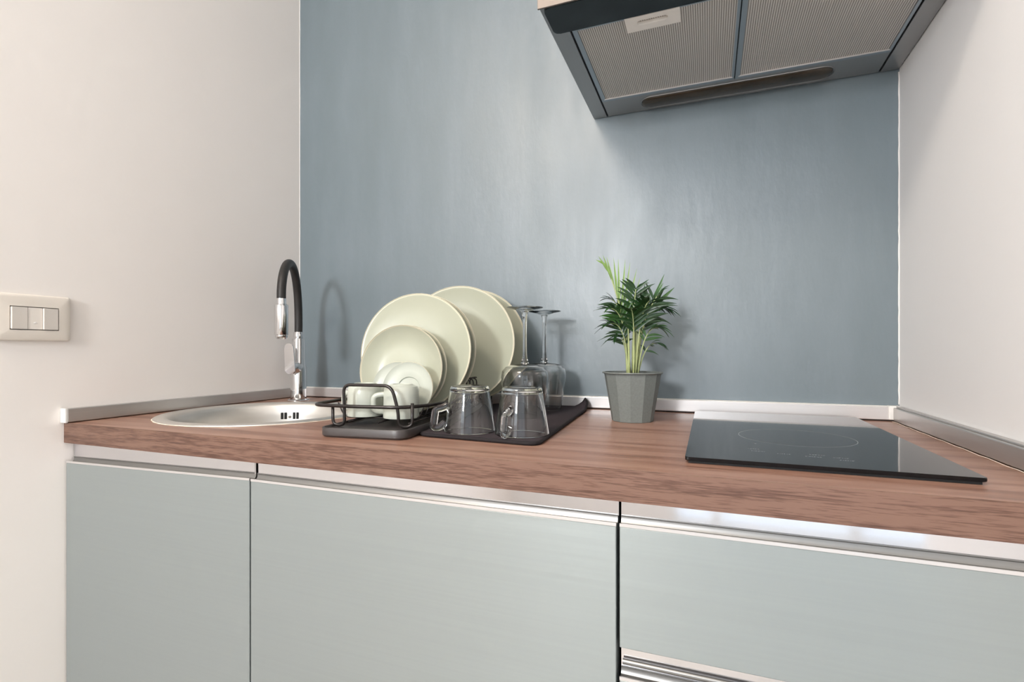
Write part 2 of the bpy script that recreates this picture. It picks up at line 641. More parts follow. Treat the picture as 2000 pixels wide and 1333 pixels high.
def cabinet(name, label, x0, x1):
    c = thing(name, label, 'cabinet', ((x0 + x1) / 2, -0.3, 0))
    obj('body', box(new(), x0 + 0.001, x1 - 0.001, -0.5820, -0.03, 0.10, 0.72 if x1 < 1.0 else 0.8605), 'carcass', c)
    obj('plinth', box(new(), x0 + 0.001, x1 - 0.001, -0.54, -0.06, 0.0, 0.0995), 'aluminium', c)
    return c


def channel(c, x0, x1, z0, z1):
    obj('grip_channel', box(new(), x0, x1, -0.588, -0.5825, z0, z1), 'mirror_plate', c)


c = cabinet('sink_cabinet', 'narrow base cabinet with plain grey-green door under the sink', 0.002, 0.4725)
obj('front_rail', box(new(), 0.003, 0.4715, -0.5820, -0.565, 0.7205, 0.8605), 'carcass', c)
channel(c, 0.003, 0.4712, 0.8300, 0.8615)
front(c, 'door', 0.003, 0.4713, 0.105, 0.8352, 0.009)
obj('channel_joint', tube(new(), [(0.4717, -0.5900, 0.8400), (0.4717, -0.5900, 0.8612)], 0.0014, 8), 'chrome', c, smooth=True)
c = cabinet('wide_cabinet', 'wide base cabinet with single grey-green panel between door and drawers', 0.4735, 1.0505)
channel(c, 0.4745, 1.0500, 0.8402, 0.8615)
front(c, 'door', 0.4742, 1.0490, 0.105, 0.8345)
c = cabinet('drawer_cabinet', 'drawer base cabinet with grey-green fronts under the black hob', 1.0525, 1.4985)
channel(c, 1.0530, 1.4975, 0.8402, 0.8615)
front(c, 'drawer', 1.0530, 1.4975, 0.6895, 0.8348)
channel(c, 1.0530, 1.4975, 0.660, 0.6910)
front(c, 'drawer', 1.0530, 1.4975, 0.395, 0.6545)
obj('edge_rail', tube(new(), [(1.0555, -0.5915, 0.6685), (1.4950, -0.5915, 0.6685)], 0.0036, 10), 'grip_satin', c, smooth=True)
channel(c, 1.0530, 1.4975, 0.362, 0.3945)
front(c, 'drawer', 1.0530, 1.4975, 0.105, 0.3575)

# ================================================================== RANGE HOOD
HZ = 1.5893
h = thing('range_hood', 'stainless steel range hood with two mesh filters on the blue wall', 'range hood', (1.2, -0.215, HZ))
cb = new()
box(cb, 0.8960, 1.4985, -0.4300, -0.0020, HZ + 0.0042, HZ + 0.055, 0.0015)
obj('canopy', cb, 'steel', h)
cn = new()
a = [(0.8975, -0.4285), (1.497, -0.4285), (1.497, -0.002), (0.8975, -0.002)]
b2 = [(1.05, -0.27), (1.35, -0.27), (1.35, -0.002), (1.05, -0.002)]
lo = [cn.verts.new((x, y, HZ + 0.0552)) for x, y in a]
hi = [cn.verts.new((x, y, HZ + 0.26)) for x, y in b2]
cn.faces.new(lo[::-1]); cn.faces.new(hi)
for i in range(4):
    cn.faces.new((lo[i], lo[(i + 1) % 4], hi[(i + 1) % 4], hi[i]))
obj('sloped_cover', cn, 'steel', h)
obj('chimney', box(new(), 1.055, 1.345, -0.265, -0.002, HZ + 0.2605, CEIL - 0.001, 0.002), 'steel', h)
obj('recess_backing', box(new(), 0.9270, 1.4680, -0.4200, -0.004, HZ + 0.0030, HZ + 0.0040), 'dark_gap', h)
obj('side_panel', box(new(), 0.8960, 0.9275, -0.4285, -0.0025, HZ, HZ + 0.0040, 0.0008), 'steel', h)
obj('side_panel', box(new(), 1.4675, 1.4985, -0.4285, -0.0025, HZ, HZ + 0.0040, 0.0008), 'steel', h)
obj('rear_panel', box(new(), 0.9310, 1.4640, -0.0785, -0.0040, HZ + 0.0002, HZ + 0.0029, 0.0004), 'steel', h)
fp = new()
pr = fillet([(0.9030, -0.4270, 0), (0.9030, -0.3570, 0), (1.4940, -0.3570, 0), (1.4940, -0.4270, 0)], 0.010, 6, True)
prism(fp, [(p.x, p.y) for p in pr], HZ - 0.0050, HZ - 0.0002, 0.001)
obj('front_panel', fp, 'hood_dark', h)
obj('front_edge', box(new(), 0.8955, 1.4985, -0.4325, -0.4290, HZ - 0.0055, HZ + 0.0535, 0.0008), 'hood_front_shaded', h)
for k, (fx0, fx1) in enumerate(((0.9312, 1.1988), (1.2006, 1.4638))):
    fy0, fy1 = -0.3560, -0.0792
    fr = slab_with_holes([(fx0, fy0), (fx1, fy0), (fx1, fy1), (fx0, fy1)],
                         [[(fx0 + 0.0085, fy0 + 0.009), (fx1 - 0.0050, fy0 + 0.009), (fx1 - 0.0050, fy1 - 0.009), (fx0 + 0.0085, fy1 - 0.009)]], HZ - 0.0004, HZ + 0.0028)
    f_ = obj('filter', fr, 'filter_frame', h)
    obj('mesh_panel', box(new(), fx0 + 0.0080, fx1 - 0.0045, fy0 + 0.0085, fy1 - 0.0085, HZ + 0.0010, HZ + 0.0026), 'filter_mesh', f_)
    obj('rear_lip', box(new(), fx0 + 0.006, fx1 - 0.003, fy1 - 0.0105, fy1 - 0.0075, HZ - 0.0012, HZ + 0.0020, 0.0005), 'aluminium', f_)
    lx0, lx1 = fx0 + 0.0895, fx0 + 0.1765
    slot = [(p.x, p.y) for p in fillet([(lx0 + 0.019, fy0 + 0.012, 0), (lx1 - 0.019, fy0 + 0.012, 0), (lx1 - 0.019, fy0 + 0.024, 0), (lx0 + 0.019, fy0 + 0.024, 0)], 0.006, 5, True)]
    lt = slab_with_holes([(lx0, fy0 + 0.001), (lx1, fy0 + 0.001), (lx1, fy0 + 0.040), (lx0, fy0 + 0.040)], [slot], HZ - 0.0050, HZ + 0.0009)
    l_ = obj('latch', lt, 'latch_plastic', f_)
# lamp lens, a long capsule bulging down from the rear panel
ln = new()
path = [(-0.1615 + 0.323 * k / 12) for k in range(13)]
rows = []
for k in range(25):
    u_ = k / 24
    xx = (-0.162 - 0.022 * math.cos(PI / 2 * k / 8)) if k < 8 else ((0.162 + 0.022 * math.sin(PI / 2 * (k - 16) / 8)) if k > 16 else -0.162 + 0.324 * (k - 8) / 8)
    e = max(0.0, abs(xx) - 0.162) / 0.022
    wd = 0.022 * math.sqrt(max(0.0, 1 - e * e)) + 0.0004
    rows.append([ln.verts.new((1.196 + xx, -0.0405 + wd * math.cos(PI * j / 8), HZ - 0.0065 * math.sin(PI * j / 8) * (wd / 0.022))) for j in range(9)])
for r1, r2 in zip(rows, rows[1:]):
    for j in range(8):
        ln.faces.new((r1[j], r1[j + 1], r2[j + 1], r2[j]))
obj('lamp_lens', ln, 'lamp_lens', h, smooth='all')
ring = []
for k in range(48):
    a_ = 2 * PI * k / 48
    cx_ = 0.1600 if math.cos(a_) > 0 else -0.1600
    ring.append((1.196 + cx_ + 0.0265 * math.cos(a_), -0.0405 + 0.0265 * math.sin(a_), HZ - 0.0003))
obj('lens_surround', tube(new(), ring, 0.0010, 8, True), 'steel', h, smooth=True)

# ================================================================== SINK
sk = thing('sink', 'round inset stainless steel sink in the left corner of worktop', 'sink', (SX, SY, TOP))
prof = [(0.2126, 0.9003), (0.2122, 0.9020), (0.2090, 0.9034), (0.1980, 0.9040), (0.1900, 0.9030), (0.1835, 0.8995), (0.1800, 0.8930), (0.1780, 0.8700), (0.1755, 0.7900), (0.1720, 0.7650), (0.1600, 0.7500), (0.1300, 0.7435), (0.0500, 0.7400), (0.0, 0.7398),
        ]
under = [(0.0, 0.7385), (0.0505, 0.7387), (0.1305, 0.7420), (0.1612, 0.7490), (0.1735, 0.7640), (0.1770, 0.7900), (0.1795, 0.8700), (0.1812, 0.8920), (0.1850, 0.8975), (0.1950, 0.9003)]
lt = new()
lathe(lt, prof + under, 96, (SX, SY, 0), closed=True)
obj('basin', lt, 'sink_steel', sk, smooth=True)
random.seed(4)
sb = new()
sg = 120
inner = [sb.verts.new((SX + 0.2115 * math.cos(2 * PI * k / sg), SY + 0.2115 * math.sin(2 * PI * k / sg), 0.9016)) for k in range(sg)]
outer = [sb.verts.new((SX + rr * math.cos(2 * PI * k / sg), SY + rr * math.sin(2 * PI * k / sg), 0.9002)) for k in range(sg) for rr in [0.2132 + 0.0014 * random.random() ** 2]]
for k in range(sg):
    sb.faces.new((inner[k], inner[(k + 1) % sg], outer[(k + 1) % sg], outer[k]))
obj('sealant_bead', sb, 'sealant', sk, smooth='all')
obj('drain', lathe(new(), [(0, 0.7425), (0.030, 0.7425), (0.038, 0.7432), (0.040, 0.7412)], 32, (SX, SY, 0)), 'chrome', sk, smooth=True)
OV = 2.105     # direction of the overflow on the basin wall, radians
for k, da in enumerate((-0.105, -0.058, 0.058, 0.105)):
    an = OV - da
    rr_ = 0.1786
    b_ = new()
    box(b_, -0.0032, 0.0032, -0.0022, 0.0005, 0.862, 0.879, 0.0009)
    bmesh.ops.rotate(b_, verts=b_.verts[:], cent=(0, 0, 0), matrix=Matrix.Rotation(an - PI / 2, 3, 'Z'))
    bmesh.ops.translate(b_, verts=b_.verts[:], vec=(SX + rr_ * math.cos(an), SY + rr_ * math.sin(an), 0))
    obj('overflow_slot', b_, 'dark_gap', sk)
b_ = new()
lathe(b_, [(0, 0.0022), (0.0030, 0.0018), (0.0040, 0.0)], 16)
bmesh.ops.rotate(b_, verts=b_.verts[:], cent=(0, 0, 0), matrix=Matrix.Rotation(OV, 3, 'Z') @ Matrix.Rotation(-PI / 2, 3, 'Y'))
bmesh.ops.translate(b_, verts=b_.verts[:], vec=(SX + 0.1783 * math.cos(OV), SY + 0.1783 * math.sin(OV), 0.8675))
obj('overflow_screw', b_, 'chrome', sk, smooth=True)

# ================================================================== TAP
TX, TY = 0.0992, -0.1091
tp = thing('kitchen_tap', 'tall chrome kitchen tap with black flexible hose behind the sink', 'tap', (TX, TY, TOP))
obj('base_flange', lathe(new(), [(0, 0.9003), (0.0290, 0.9003), (0.0290, 0.9022), (0.0265, 0.9042), (0.0, 0.9044)], 40, (TX, TY, 0)), 'chrome', tp, smooth=True)
obj('body', lathe(new(), [(0, 0.9045), (0.0205, 0.9045), (0.0205, 0.9890), (0.0190, 0.9950), (0.0165, 0.9995), (0.0165, 1.0690), (0.0158, 1.0705), (0, 1.0706)], 40, (TX, TY, 0)), 'chrome', tp, smooth=True)
obj('collar', lathe(new(), [(0, 1.0707), (0.0128, 1.0707), (0.0132, 1.0730), (0.0132, 1.0870), (0.0122, 1.0885), (0, 1.0886)], 36, (TX, TY, 0)), 'chrome', tp, smooth=True)
dx, dy = 0.530, -0.848
reach = 0.186
P0 = Vector((TX, TY, 1.0887))
P3 = Vector((TX + dx * reach, TY + dy * reach, 1.1625))
hp = []
for k in range(41):
    u_ = k / 40
    c1 = P0 + Vector((dx * -0.012, dy * -0.012, 0.245))
    c2 = P3 + Vector((dx * 0.006, dy * 0.006, 0.115))
    hp.append(P0 * (1 - u_) ** 3 + c1 * 3 * u_ * (1 - u_) ** 2 + c2 * 3 * u_ ** 2 * (1 - u_) + P3 * u_ ** 3)
obj('hose', tube(new(), hp, 0.0104, 20), 'rubber_hose', tp, smooth=True)
hx, hy = P3.x, P3.y
sh = obj('spray_head', lathe(new(), [(0, 1.1624), (0.0108, 1.1624), (0.0112, 1.1490), (0.0125, 1.1485), (0.0148, 1.1470), (0.0155, 1.1440), (0.0155, 1.0760), (0.0148, 1.0748), (0, 1.0747)], 40, (hx, hy, 0)), 'chrome', tp, smooth=True)
obj('nozzle', lathe(new(), [(0, 1.0746), (0.0140, 1.0746), (0.0142, 1.0715), (0.0118, 1.0670), (0.0100, 1.0655), (0, 1.0654)], 36, (hx, hy, 0)), 'chrome', sh, smooth=True)
ax = Vector((0.26, -0.966, 0))
jc = Vector((TX, TY, 0.9905))
obj('lever_joint', tube(new(), [jc + ax * 0.008, jc + ax * 0.0215, jc + ax * 0.0265, jc + ax * 0.033], [0.0165, 0.0165, 0.0145, 0.0100], 28), 'chrome', tp, smooth=True)
lv = new()
side = Vector((0.966, 0.26, 0))
outl = []
for k in range(40):
    a_ = 2 * PI * k / 40
    zc = 0.0295 if math.sin(a_) > 0 else -0.0245
    wd = 0.0128 if math.sin(a_) > 0 else 0.0142
    outl.append((wd * math.cos(a_), zc + 0.0145 * math.sin(a_)))
base = jc + ax * 0.0332 + Vector((0, 0, 0.0225)) - side * 0.0035
A_ = [lv.verts.new(base + side * p + Vector((0, 0, q)) + ax * (0.004 + 0.05 * 0 + (q + 0.04) * 0.09)) for p, q in outl]
B_ = [lv.verts.new(base + side * p + Vector((0, 0, q)) + ax * ((q + 0.04) * 0.09)) for p, q in outl]
lv.faces.new(A_); lv.faces.new(B_[::-1])
for k in range(40):
    lv.faces.new((A_[k], A_[(k + 1) % 40], B_[(k + 1) % 40], B_[k]))
obj('lever', lv, 'chrome', tp, smooth=True)

# ================================================================== HOB
hb = thing('induction_hob', 'slim black glass hob set in the worktop at right', 'hob', ((HX0 + HX1) / 2, (HY0 + HY1) / 2, TOP))
obj('glass_top', prism(new(), round_rect(HX0, HX1, HY0, HY1, 0.004, 4), 0.9036, 0.9080, 0.0012), 'hob_glass', hb)
obj('under_frame', box(new(), HX0 + 0.004, HX1 - 0.004, HY0 + 0.003, HY1 - 0.003, 0.9003, 0.9035), 'dark_gap', hb)
rg = new()
r0, r1 = 0.0776, 0.0784
for z in (0.90802,):
    n_ = 96
    i_ = [rg.verts.new((1.2725 + r0 * math.cos(2 * PI * k / n_), -0.338 + r0 * math.sin(2 * PI * k / n_), z)) for k in range(n_)]
    o_ = [rg.verts.new((1.2725 + r1 * math.cos(2 * PI * k / n_), -0.338 + r1 * math.sin(2 * PI * k / n_), z)) for k in range(n_)]
    for k in range(n_):
        rg.faces.new((i_[k], i_[(k + 1) % n_], o_[(k + 1) % n_], o_[k]))
obj('zone_ring', rg, 'print_grey', hb)
# touch-key marks printed along the front
keys = [(1.2085, -0.4590, 5), (1.2120, -0.4740, 6), (1.2410, -0.4820, 6), (1.2780, -0.4745, 6), (1.2715, -0.4880, 6), (1.3020, -0.4850, 6), (1.3060, -0.4990, 6)]
random.seed(11)
for (kx, ky, n_) in keys:
    kb = new()
    xx = kx - 0.009
    for j in range(n_):
        w_ = random.uniform(0.0012, 0.0026)
        hh = random.uniform(0.0022, 0.0040)
        if j % 3 == 1:
            box(kb, xx, xx + w_, ky - 0.0005, ky + 0.0005, 0.90801, 0.90806)
        else:
            box(kb, xx, xx + 0.0007, ky - hh / 2, ky + hh / 2, 0.90801, 0.90806)
            box(kb, xx, xx + w_, ky + hh / 2 - 0.0007, ky + hh / 2, 0.90801, 0.90806)
        xx += w_ + 0.0010
    obj('key_mark', kb, 'print_grey', hb)
obj('key_mark', lathe(new(), [(0.0, 0.90804), (0.0014, 0.90804), (0.0014, 0.90801)], 16, (1.2120, -0.4150, 0)), 'print_grey', hb)

# ================================================================== SWITCH
sw = thing('light_switch', 'ivory double wall switch on the left white wall', 'light switch', (0, -0.656, 1.098))
pl = new()
py0, py1, pz0, pz1 = -0.7160, -0.5960, 1.0560, 1.1400
ky0, ky1, kz0, kz1 = -0.6895, -0.6175, 1.0755, 1.1172
r_out = fillet([(0, py0, pz0), (0, py1, pz0), (0, py1, pz1), (0, py0, pz1)], 0.006, 6, True)
cyc, czc = (py0 + py1) / 2, (pz0 + pz1) / 2


def ringat(x, off):
    return [pl.verts.new((x, p.y + (off if p.y < cyc else -off), p.z + (off if p.z < czc else -off))) for p in r_out]


def plate_ring(x, m):
    # blend between the outer outline and the key opening
    out = []
    for p in r_out:
        ty = ky0 if p.y < cyc else ky1
        tz = kz0 if p.z < czc else kz1
        out.append(pl.verts.new((x, p.y + (ty - p.y) * m, p.z + (tz - p.z) * m)))
    return out


rs = [plate_ring(0.0005, 0), plate_ring(0.0050, 0), plate_ring(0.0085, 0.10), plate_ring(0.0100, 0.30), plate_ring(0.0100, 0.985), plate_ring(0.0040, 0.985)]
for a_, b_ in zip(rs, rs[1:]):
    n_ = len(a_)
    for k in range(n_):
        pl.faces.new((a_[k], a_[(k + 1) % n_], b_[(k + 1) % n_], b_[k]))
obj('cover_plate', pl, 'switch_ivory', sw, smooth=True)
obj('back_box', box(new(), 0.0006, 0.0045, ky0 + 0.001, ky1 - 0.001, kz0 + 0.001, kz1 - 0.001), 'dark_gap', sw)


def rocker(y0, y1):
    b = new()
    pts = [(0.005, y0), (0.0135, y0), (0.0128, y0 + 0.004), (0.0108, y1), (0.005, y1)]
    lo = [b.verts.new((x, y, kz0 + 0.0012)) for x, y in pts]
    hi = [b.verts.new((x, y, kz1 - 0.0012)) for x, y in pts]
    b.faces.new(lo); b.faces.new(hi[::-1])
    for i in range(5):
        b.faces.new((lo[i], hi[i], hi[(i + 1) % 5], lo[(i + 1) % 5]))
    bmesh.ops.bevel(b, geom=b.edges[:], offset=0.0006, segments=2, affect='EDGES')
    return b


obj('rocker', rocker(-0.6885, -0.6645), 'switch_key', sw, smooth=True)
bl = obj('blank_module', box(new(), 0.0050, 0.0100, -0.6640, -0.6426, kz0 + 0.0012, kz1 - 0.0012, 0.0006), 'switch_key', sw)
bm_ = new()
bmesh.ops.create_uvsphere(bm_, u_segments=16, v_segments=8, radius=0.0022)
bmesh.ops.scale(bm_, vec=(0.35, 1.3, 0.8), verts=bm_.verts[:])
bmesh.ops.translate(bm_, vec=(0.0101, -0.6535, 1.0885), verts=bm_.verts[:])
obj('indicator', bm_, 'white_plastic', bl, smooth='all')
obj('rocker', rocker(-0.6420, -0.6185), 'switch_key', sw, smooth=True)

# ================================================================== DISH RACK
AZ = math.radians(-7.0)
RA = Vector((math.sin(AZ), math.cos(AZ), 0))          # along the rack, away from the room
RB = Vector((math.cos(AZ), -math.sin(AZ), 0))         # across the rack, to the right
RO = Vector((0.6435, -0.5480, 0))                     # front centre of the tray


def rk(b, a, z):
    p = RO + RB * b + RA * a
    return Vector((p.x, p.y, z))


rack = thing('dish_rack', 'black wire dish rack on shallow dark tray beside the sink', 'dish rack', (RO.x, RO.y + 0.25, TOP))
tr = new()
LEN = 0.498
loops = []
for (ins, z, rad) in ((0.003, 0.9004, 0.020), (0.0, 0.9035, 0.022), (0.0, 0.9145, 0.022), (0.0006, 0.9155, 0.0215), (0.0030, 0.9155, 0.020), (0.0036, 0.9140, 0.019), (0.0045, 0.9118, 0.018), (0.012, 0.9108, 0.014)):
    pts = fillet([(-0.0775 + ins, ins, 0), (0.0745 - ins, ins, 0), (0.0745 - ins, LEN - ins, 0), (-0.0775 + ins, LEN - ins, 0)], rad, 6, True)
    loops.append([tr.verts.new(rk(p.x, p.y, z)) for p in pts])
for a_, b_ in zip(loops, loops[1:]):
    n_ = len(a_)
    for k in range(n_):
        tr.faces.new((a_[k], a_[(k + 1) % n_], b_[(k + 1) % n_], b_[k]))
tr.faces.new(loops[0][::-1])
tr.faces.new(loops[-1])
obj('tray', tr, 'tray_plastic', rack, smooth=True)
WR = 0.0020
ZR, ZB = 0.9465, 0.9215
rail = fillet([rk(-0.120, 0.042, ZR), rk(-0.035, 0.034, ZR), rk(0.056, 0.037, ZR), rk(0.088, 0.105, ZR), rk(0.086, 0.485, ZR), rk(-0.108, 0.485, ZR)], [0.03, 0.01, 0.03, 0.05, 0.03, 0.03], 6, True)
obj('top_rail', tube(new(), rail, 0.0030, 10, True), 'black_wire', rack, smooth='all')
ya = 0.034
hand = fillet([rk(-0.0770, ya + 0.008, ZR - 0.001), rk(-0.0765, ya + 0.008, 0.9140), rk(-0.0545, ya + 0.008, 0.9140), rk(-0.0560, ya + 0.007, 0.9815), rk(0.0330, ya + 0.004, 0.9815), rk(0.0440, ya + 0.006, 0.9400), rk(0.0435, ya + 0.008, 0.9140), rk(0.0640, ya + 0.016, 0.9140), rk(0.0640, ya + 0.016, ZR + 0.006)],
              [0, 0.0105, 0.0105, 0.013, 0.015, 0.02, 0.0105, 0.0105, 0], 7)
obj('front_handle', tube(new(), hand, 0.0027, 10), 'black_wire', rack, smooth='all')
for k in range(18):
    a_ = 0.085 + 0.0225 * k
    bl_ = -0.098 + (0 if a_ > 0.1 else 0.004)
    br_ = 0.084 if a_ > 0.12 else 0.070
    cw = fillet([rk(bl_, a_, ZR), rk(bl_ + 0.012, a_, ZB), rk(br_ - 0.010, a_, ZB), rk(br_, a_, ZR)], [0, 0.012, 0.012, 0], 4)
    obj('cross_wire', tube(new(), cw, 0.0013, 6), 'black_wire', rack, smooth='all')
for b_ in (-0.055, 0.0, 0.055):
    obj('long_wire', tube(new(), [rk(b_, 0.055, ZB - 0.003), rk(b_, 0.485, ZB - 0.003)], 0.0017, 8), 'black_wire', rack, smooth='all')
for b_ in (-0.055, 0.064):
    for k in range(8):
        a_ = 0.285 + 0.0225 * k - (0.0 if b_ < 0 else 0.0)
        lp = fillet([rk(b_ - 0.004, a_, ZB), rk(b_ - 0.004, a_, 0.9790), rk(b_ + 0.016, a_ + 0.008, 0.9790), rk(b_ + 0.016, a_ + 0.008, ZB)], [0, 0.0105, 0.0105, 0], 8)
        obj('divider_loop', tube(new(), lp, 0.0014, 8), 'black_wire', rack, smooth='all')
for (b_, a_) in ((-0.065, 0.45), (0.065, 0.45)):
    ft = fillet([rk(b_ - 0.008, a_, ZB), rk(b_ - 0.007, a_, 0.9134), rk(b_ + 0.007, a_, 0.9134), rk(b_ + 0.008, a_, ZB)], [0, 0.006, 0.006, 0], 5)
    obj('rear_foot', tube(new(), ft, 0.0022, 8), 'black_wire', rack, smooth='all')


# ---- crockery
def coupe(R, H, th=0.0042):
    """coupe plate: flat centre swept up to a plain rim; rim plane at z = 0"""
    top = [(0, -H + th)] + [(R * u_, -H + th + (H - th) * max(0, (u_ - 0.45) / 0.55) ** 2.2) for u_ in (0.2, 0.4, 0.5, 0.58, 0.66, 0.73, 0.79, 0.85, 0.9, 0.94, 0.97)]
    top += [(R * 0.985, -0.0012), (R * 0.992, 0.0), (R * 0.998, -0.0004), (R, -0.0018)]
    bot = [(R * 0.997, -0.0042)] + [(R * u_, -H + (H - th) * max(0, (u_ - 0.45) / 0.55) ** 2.2 - 0.0002) for u_ in (0.95, 0.9, 0.84, 0.76, 0.68, 0.60)]
    bot += [(R * 0.585, -H - 0.0012), (R * 0.55, -H - 0.0012), (R * 0.54, -H + 0.0004), (0, -H + 0.0004)]
    return top + bot


def saucer_prof(R, H):
    top = [(0, -H + 0.0030), (0.020, -H + 0.0030), (0.0215, -H + 0.0034), (0.0225, -H + 0.0052), (0.0245, -H + 0.0056), (R * 0.68, -H + 0.0075), (R * 0.85, -0.0036), (R * 0.95, -0.0010), (R * 0.985, 0.0), (R, -0.0014)]
    bot = [(R * 0.99, -0.0036), (R * 0.85, -0.0070), (R * 0.66, -H + 0.0032), (R * 0.52, -H + 0.0006), (R * 0.5, -H - 0.0008), (R * 0.45, -H - 0.0008), (R * 0.44, -H + 0.0004), (0, -H + 0.0004)]
    return top + bot


def stand_up(o, center, lean, az=AZ, turn=0.0):
    n = Vector((-math.sin(az) * math.cos(lean), -math.cos(az) * math.cos(lean), math.sin(lean)))
    bx = Vector((math.cos(az), -math.sin(az), 0))
    by = n.cross(bx)
    m = Matrix((bx, by, n)).transposed().to_4x4()
    m.translation = Vector(center)
    o.matrix_world = m


def plate(name, prof, pos, zc, lean, mat, label, cat, group, proto=[]):
    b = new()
    lathe(b, prof, 72)
    o = obj(name, b, mat, smooth=True)
    o.data.materials.append(M['glaze_rim'])
    R_ = max(q[0] for q in prof)
    for f_ in o.data.polygons:
        c_ = f_.center
        if math.hypot(c_.x, c_.y) > 0.974 * R_ and c_.z > -0.0060:
            f_.material_index = 1
    stand_up(o, (pos.x, pos.y, zc), lean)
    tag(o, label, cat, group)
    return o


LEAN = math.radians(7)
p1 = Vector((0.6062, -0.3327, 0))
p3 = Vector((0.6282, -0.1924, 0))
s1 = Vector((0.6119, -0.3916, 0))
g_d, g_s, g_c = 'dinner plates standing in the dish rack', 'side plates standing in the dish rack', 'saucers standing in the dish rack'
plate('dinner_plate', coupe(0.1180, 0.017), p1, 1.0365, LEAN, 'glaze_sage', 'sage green plate standing right behind the two small side plates', 'plate', g_d)
plate('dinner_plate', coupe(0.1180, 0.017), p1 + RA * 0.030, 1.0365, LEAN, 'glaze_sage', 'sage plate mostly hidden, only its right edge showing behind the front large plate', 'plate', g_d)
plate('dinner_plate', coupe(0.1325, 0.017), p3, 1.0530, LEAN, 'glaze_sage', 'largest cream plate standing at the back of rack, tallest rim', 'plate', g_d)
plate('dinner_plate', coupe(0.1325, 0.017), p3 + RA * 0.088 + RB * 0.006, 1.0530, math.radians(5), 'glaze_sage', 'shaded rearmost plate in rack, nearest the blue wall behind wine glass', 'plate', g_d)
plate('side_plate', coupe(0.0840, 0.024), s1, 1.0040, LEAN, 'glaze_sage', 'small deep sage side plate in front, behind the saucers', 'plate', g_s)
plate('side_plate', coupe(0.0840, 0.014), s1 + RA * 0.0215, 1.0040, LEAN, 'glaze_sage', 'small side plate showing only its right rim behind another small plate', 'plate', g_s)
c1 = Vector((0.6448, -0.4186, 0))
c2 = Vector((0.6154, -0.4095, 0))
plate('saucer', saucer_prof(0.0495, 0.011), c1, 0.9695, math.radians(9), 'glaze_pale', 'pale saucer with ringed well, front of two behind the right cup', 'saucer', g_c)
plate('saucer', saucer_prof(0.0495, 0.011), c2, 0.9690, math.radians(9), 'glaze_pale', 'pale saucer tucked behind another saucer, showing its left side', 'saucer', g_c)

# ---- cups, upside down on the rack wires
def cup(label, loc, rot):
    t_ = thing('cup', label, 'cup', loc, 'cups upside down on the dish rack')
    R, H = 0.0305, 0.0575
    b = new()
    lathe(b, [(0, H - 0.0015), (0.015, H - 0.0015), (0.0155, H), (0.0185, H), (0.0195, H - 0.0012), (0.0270, H - 0.0040), (0.0292, H - 0.0090), (0.0300, H - 0.020), (R, 0.004), (R, 0.0008), (R - 0.0012, 0.0), (R - 0.0028, 0.0008), (R - 0.0030, 0.004), (0.0272, H - 0.020), (0.0262, H - 0.0105), (0.0235, H - 0.0072), (0.0, H - 0.0052)], 48)
    obj('bowl', b, 'glaze_pale', t_, smooth=True, local=True)
    hp_ = fillet([(R - 0.0015, 0, 0.0400), (R + 0.0170, 0, 0.0375), (R + 0.0170, 0, 0.0110), (R - 0.0010, 0, 0.0100)], [0, 0.012, 0.012, 0], 6)
    obj('handle', tube(new(), hp_, 0.0038, 12, squash=1.2), 'glaze_pale', t_, smooth=True, local=True)
    t_.rotation_euler = (0, 0, rot)
    return t_


q1, q2 = (0.6589, -0.4582), (0.5837, -0.4582)
cup('upside-down pale cup on the right, in front of the saucer', (q1[0], q1[1], ZB + 0.0022), math.radians(204))
cup('upside-down pale cup on the left, nearest the sink', (q2[0], q2[1], ZB + 0.0022), math.radians(178))

# ================================================================== MAT AND GLASSES
def mat_pt(s_, t__):
    """s across 0..1 (left to right), t along 0..1 (front to back)"""
    tl = rk(0.0757, 0.047 + 0.470 * t__, 0)
    right = Vector((0.9200 - 0.034 * t__, -0.507 + 0.487 * t__, 0))
    p = tl.lerp(right, s_)
    return p


mt = new()
NS, NT_ = 22, 44
TH = 0.0050


def mat_z(s_, t__):
    z = 0.9006
    e = max(0.0, (s_ - 0.86) / 0.14) * max(0.0, (t__ - 0.90) / 0.10)
    z += 0.021 * e ** 1.3
    return z


def mpos(i, j):
    s_, t__ = i / NS, j / NT_
    # rounded corners
    p = mat_pt(s_, t__)
    ds, dt = min(s_, 1 - s_) * 0.21, min(t__, 1 - t__) * 0.49
    r_ = 0.018
    if ds < r_ and dt < r_:
        ox, oy = r_ - ds, r_ - dt
        l_ = math.hypot(ox, oy)
        if l_ > r_:
            k_ = r_ / l_
            ns, nt = r_ - ox * k_, r_ - oy * k_
            s2 = ns / 0.21 if s_ < 0.5 else 1 - ns / 0.21
            t2 = nt / 0.49 if t__ < 0.5 else 1 - nt / 0.49
            p = mat_pt(s2, t2)
    return p, mat_z(s_, t__)


topv, botv = {}, {}
for i in range(NS + 1):
    for j in range(NT_ + 1):
        p, z = mpos(i, j)
        topv[i, j] = mt.verts.new((p.x, p.y, z + TH))
        botv[i, j] = mt.verts.new((p.x, p.y, z))
for i in range(NS):
    for j in range(NT_):
        mt.faces.new((topv[i, j], topv[i + 1, j], topv[i + 1, j + 1], topv[i, j + 1]))
        mt.faces.new((botv[i, j], botv[i, j + 1], botv[i + 1, j + 1], botv[i + 1, j]))
edge = [(i, 0) for i in range(NS)] + [(NS, j) for j in range(NT_)] + [(i, NT_) for i in range(NS, 0, -1)] + [(0, j) for j in range(NT_, 0, -1)]
for k in range(len(edge)):
    a_, b_ = edge[k], edge[(k + 1) % len(edge)]
    mt.faces.new((topv[a_], botv[a_], botv[b_], topv[b_]))
mroot = thing('drying_mat', 'dark fabric drying mat with one corner curled up under the glasses', 'drying mat', (0.8, -0.26, TOP))
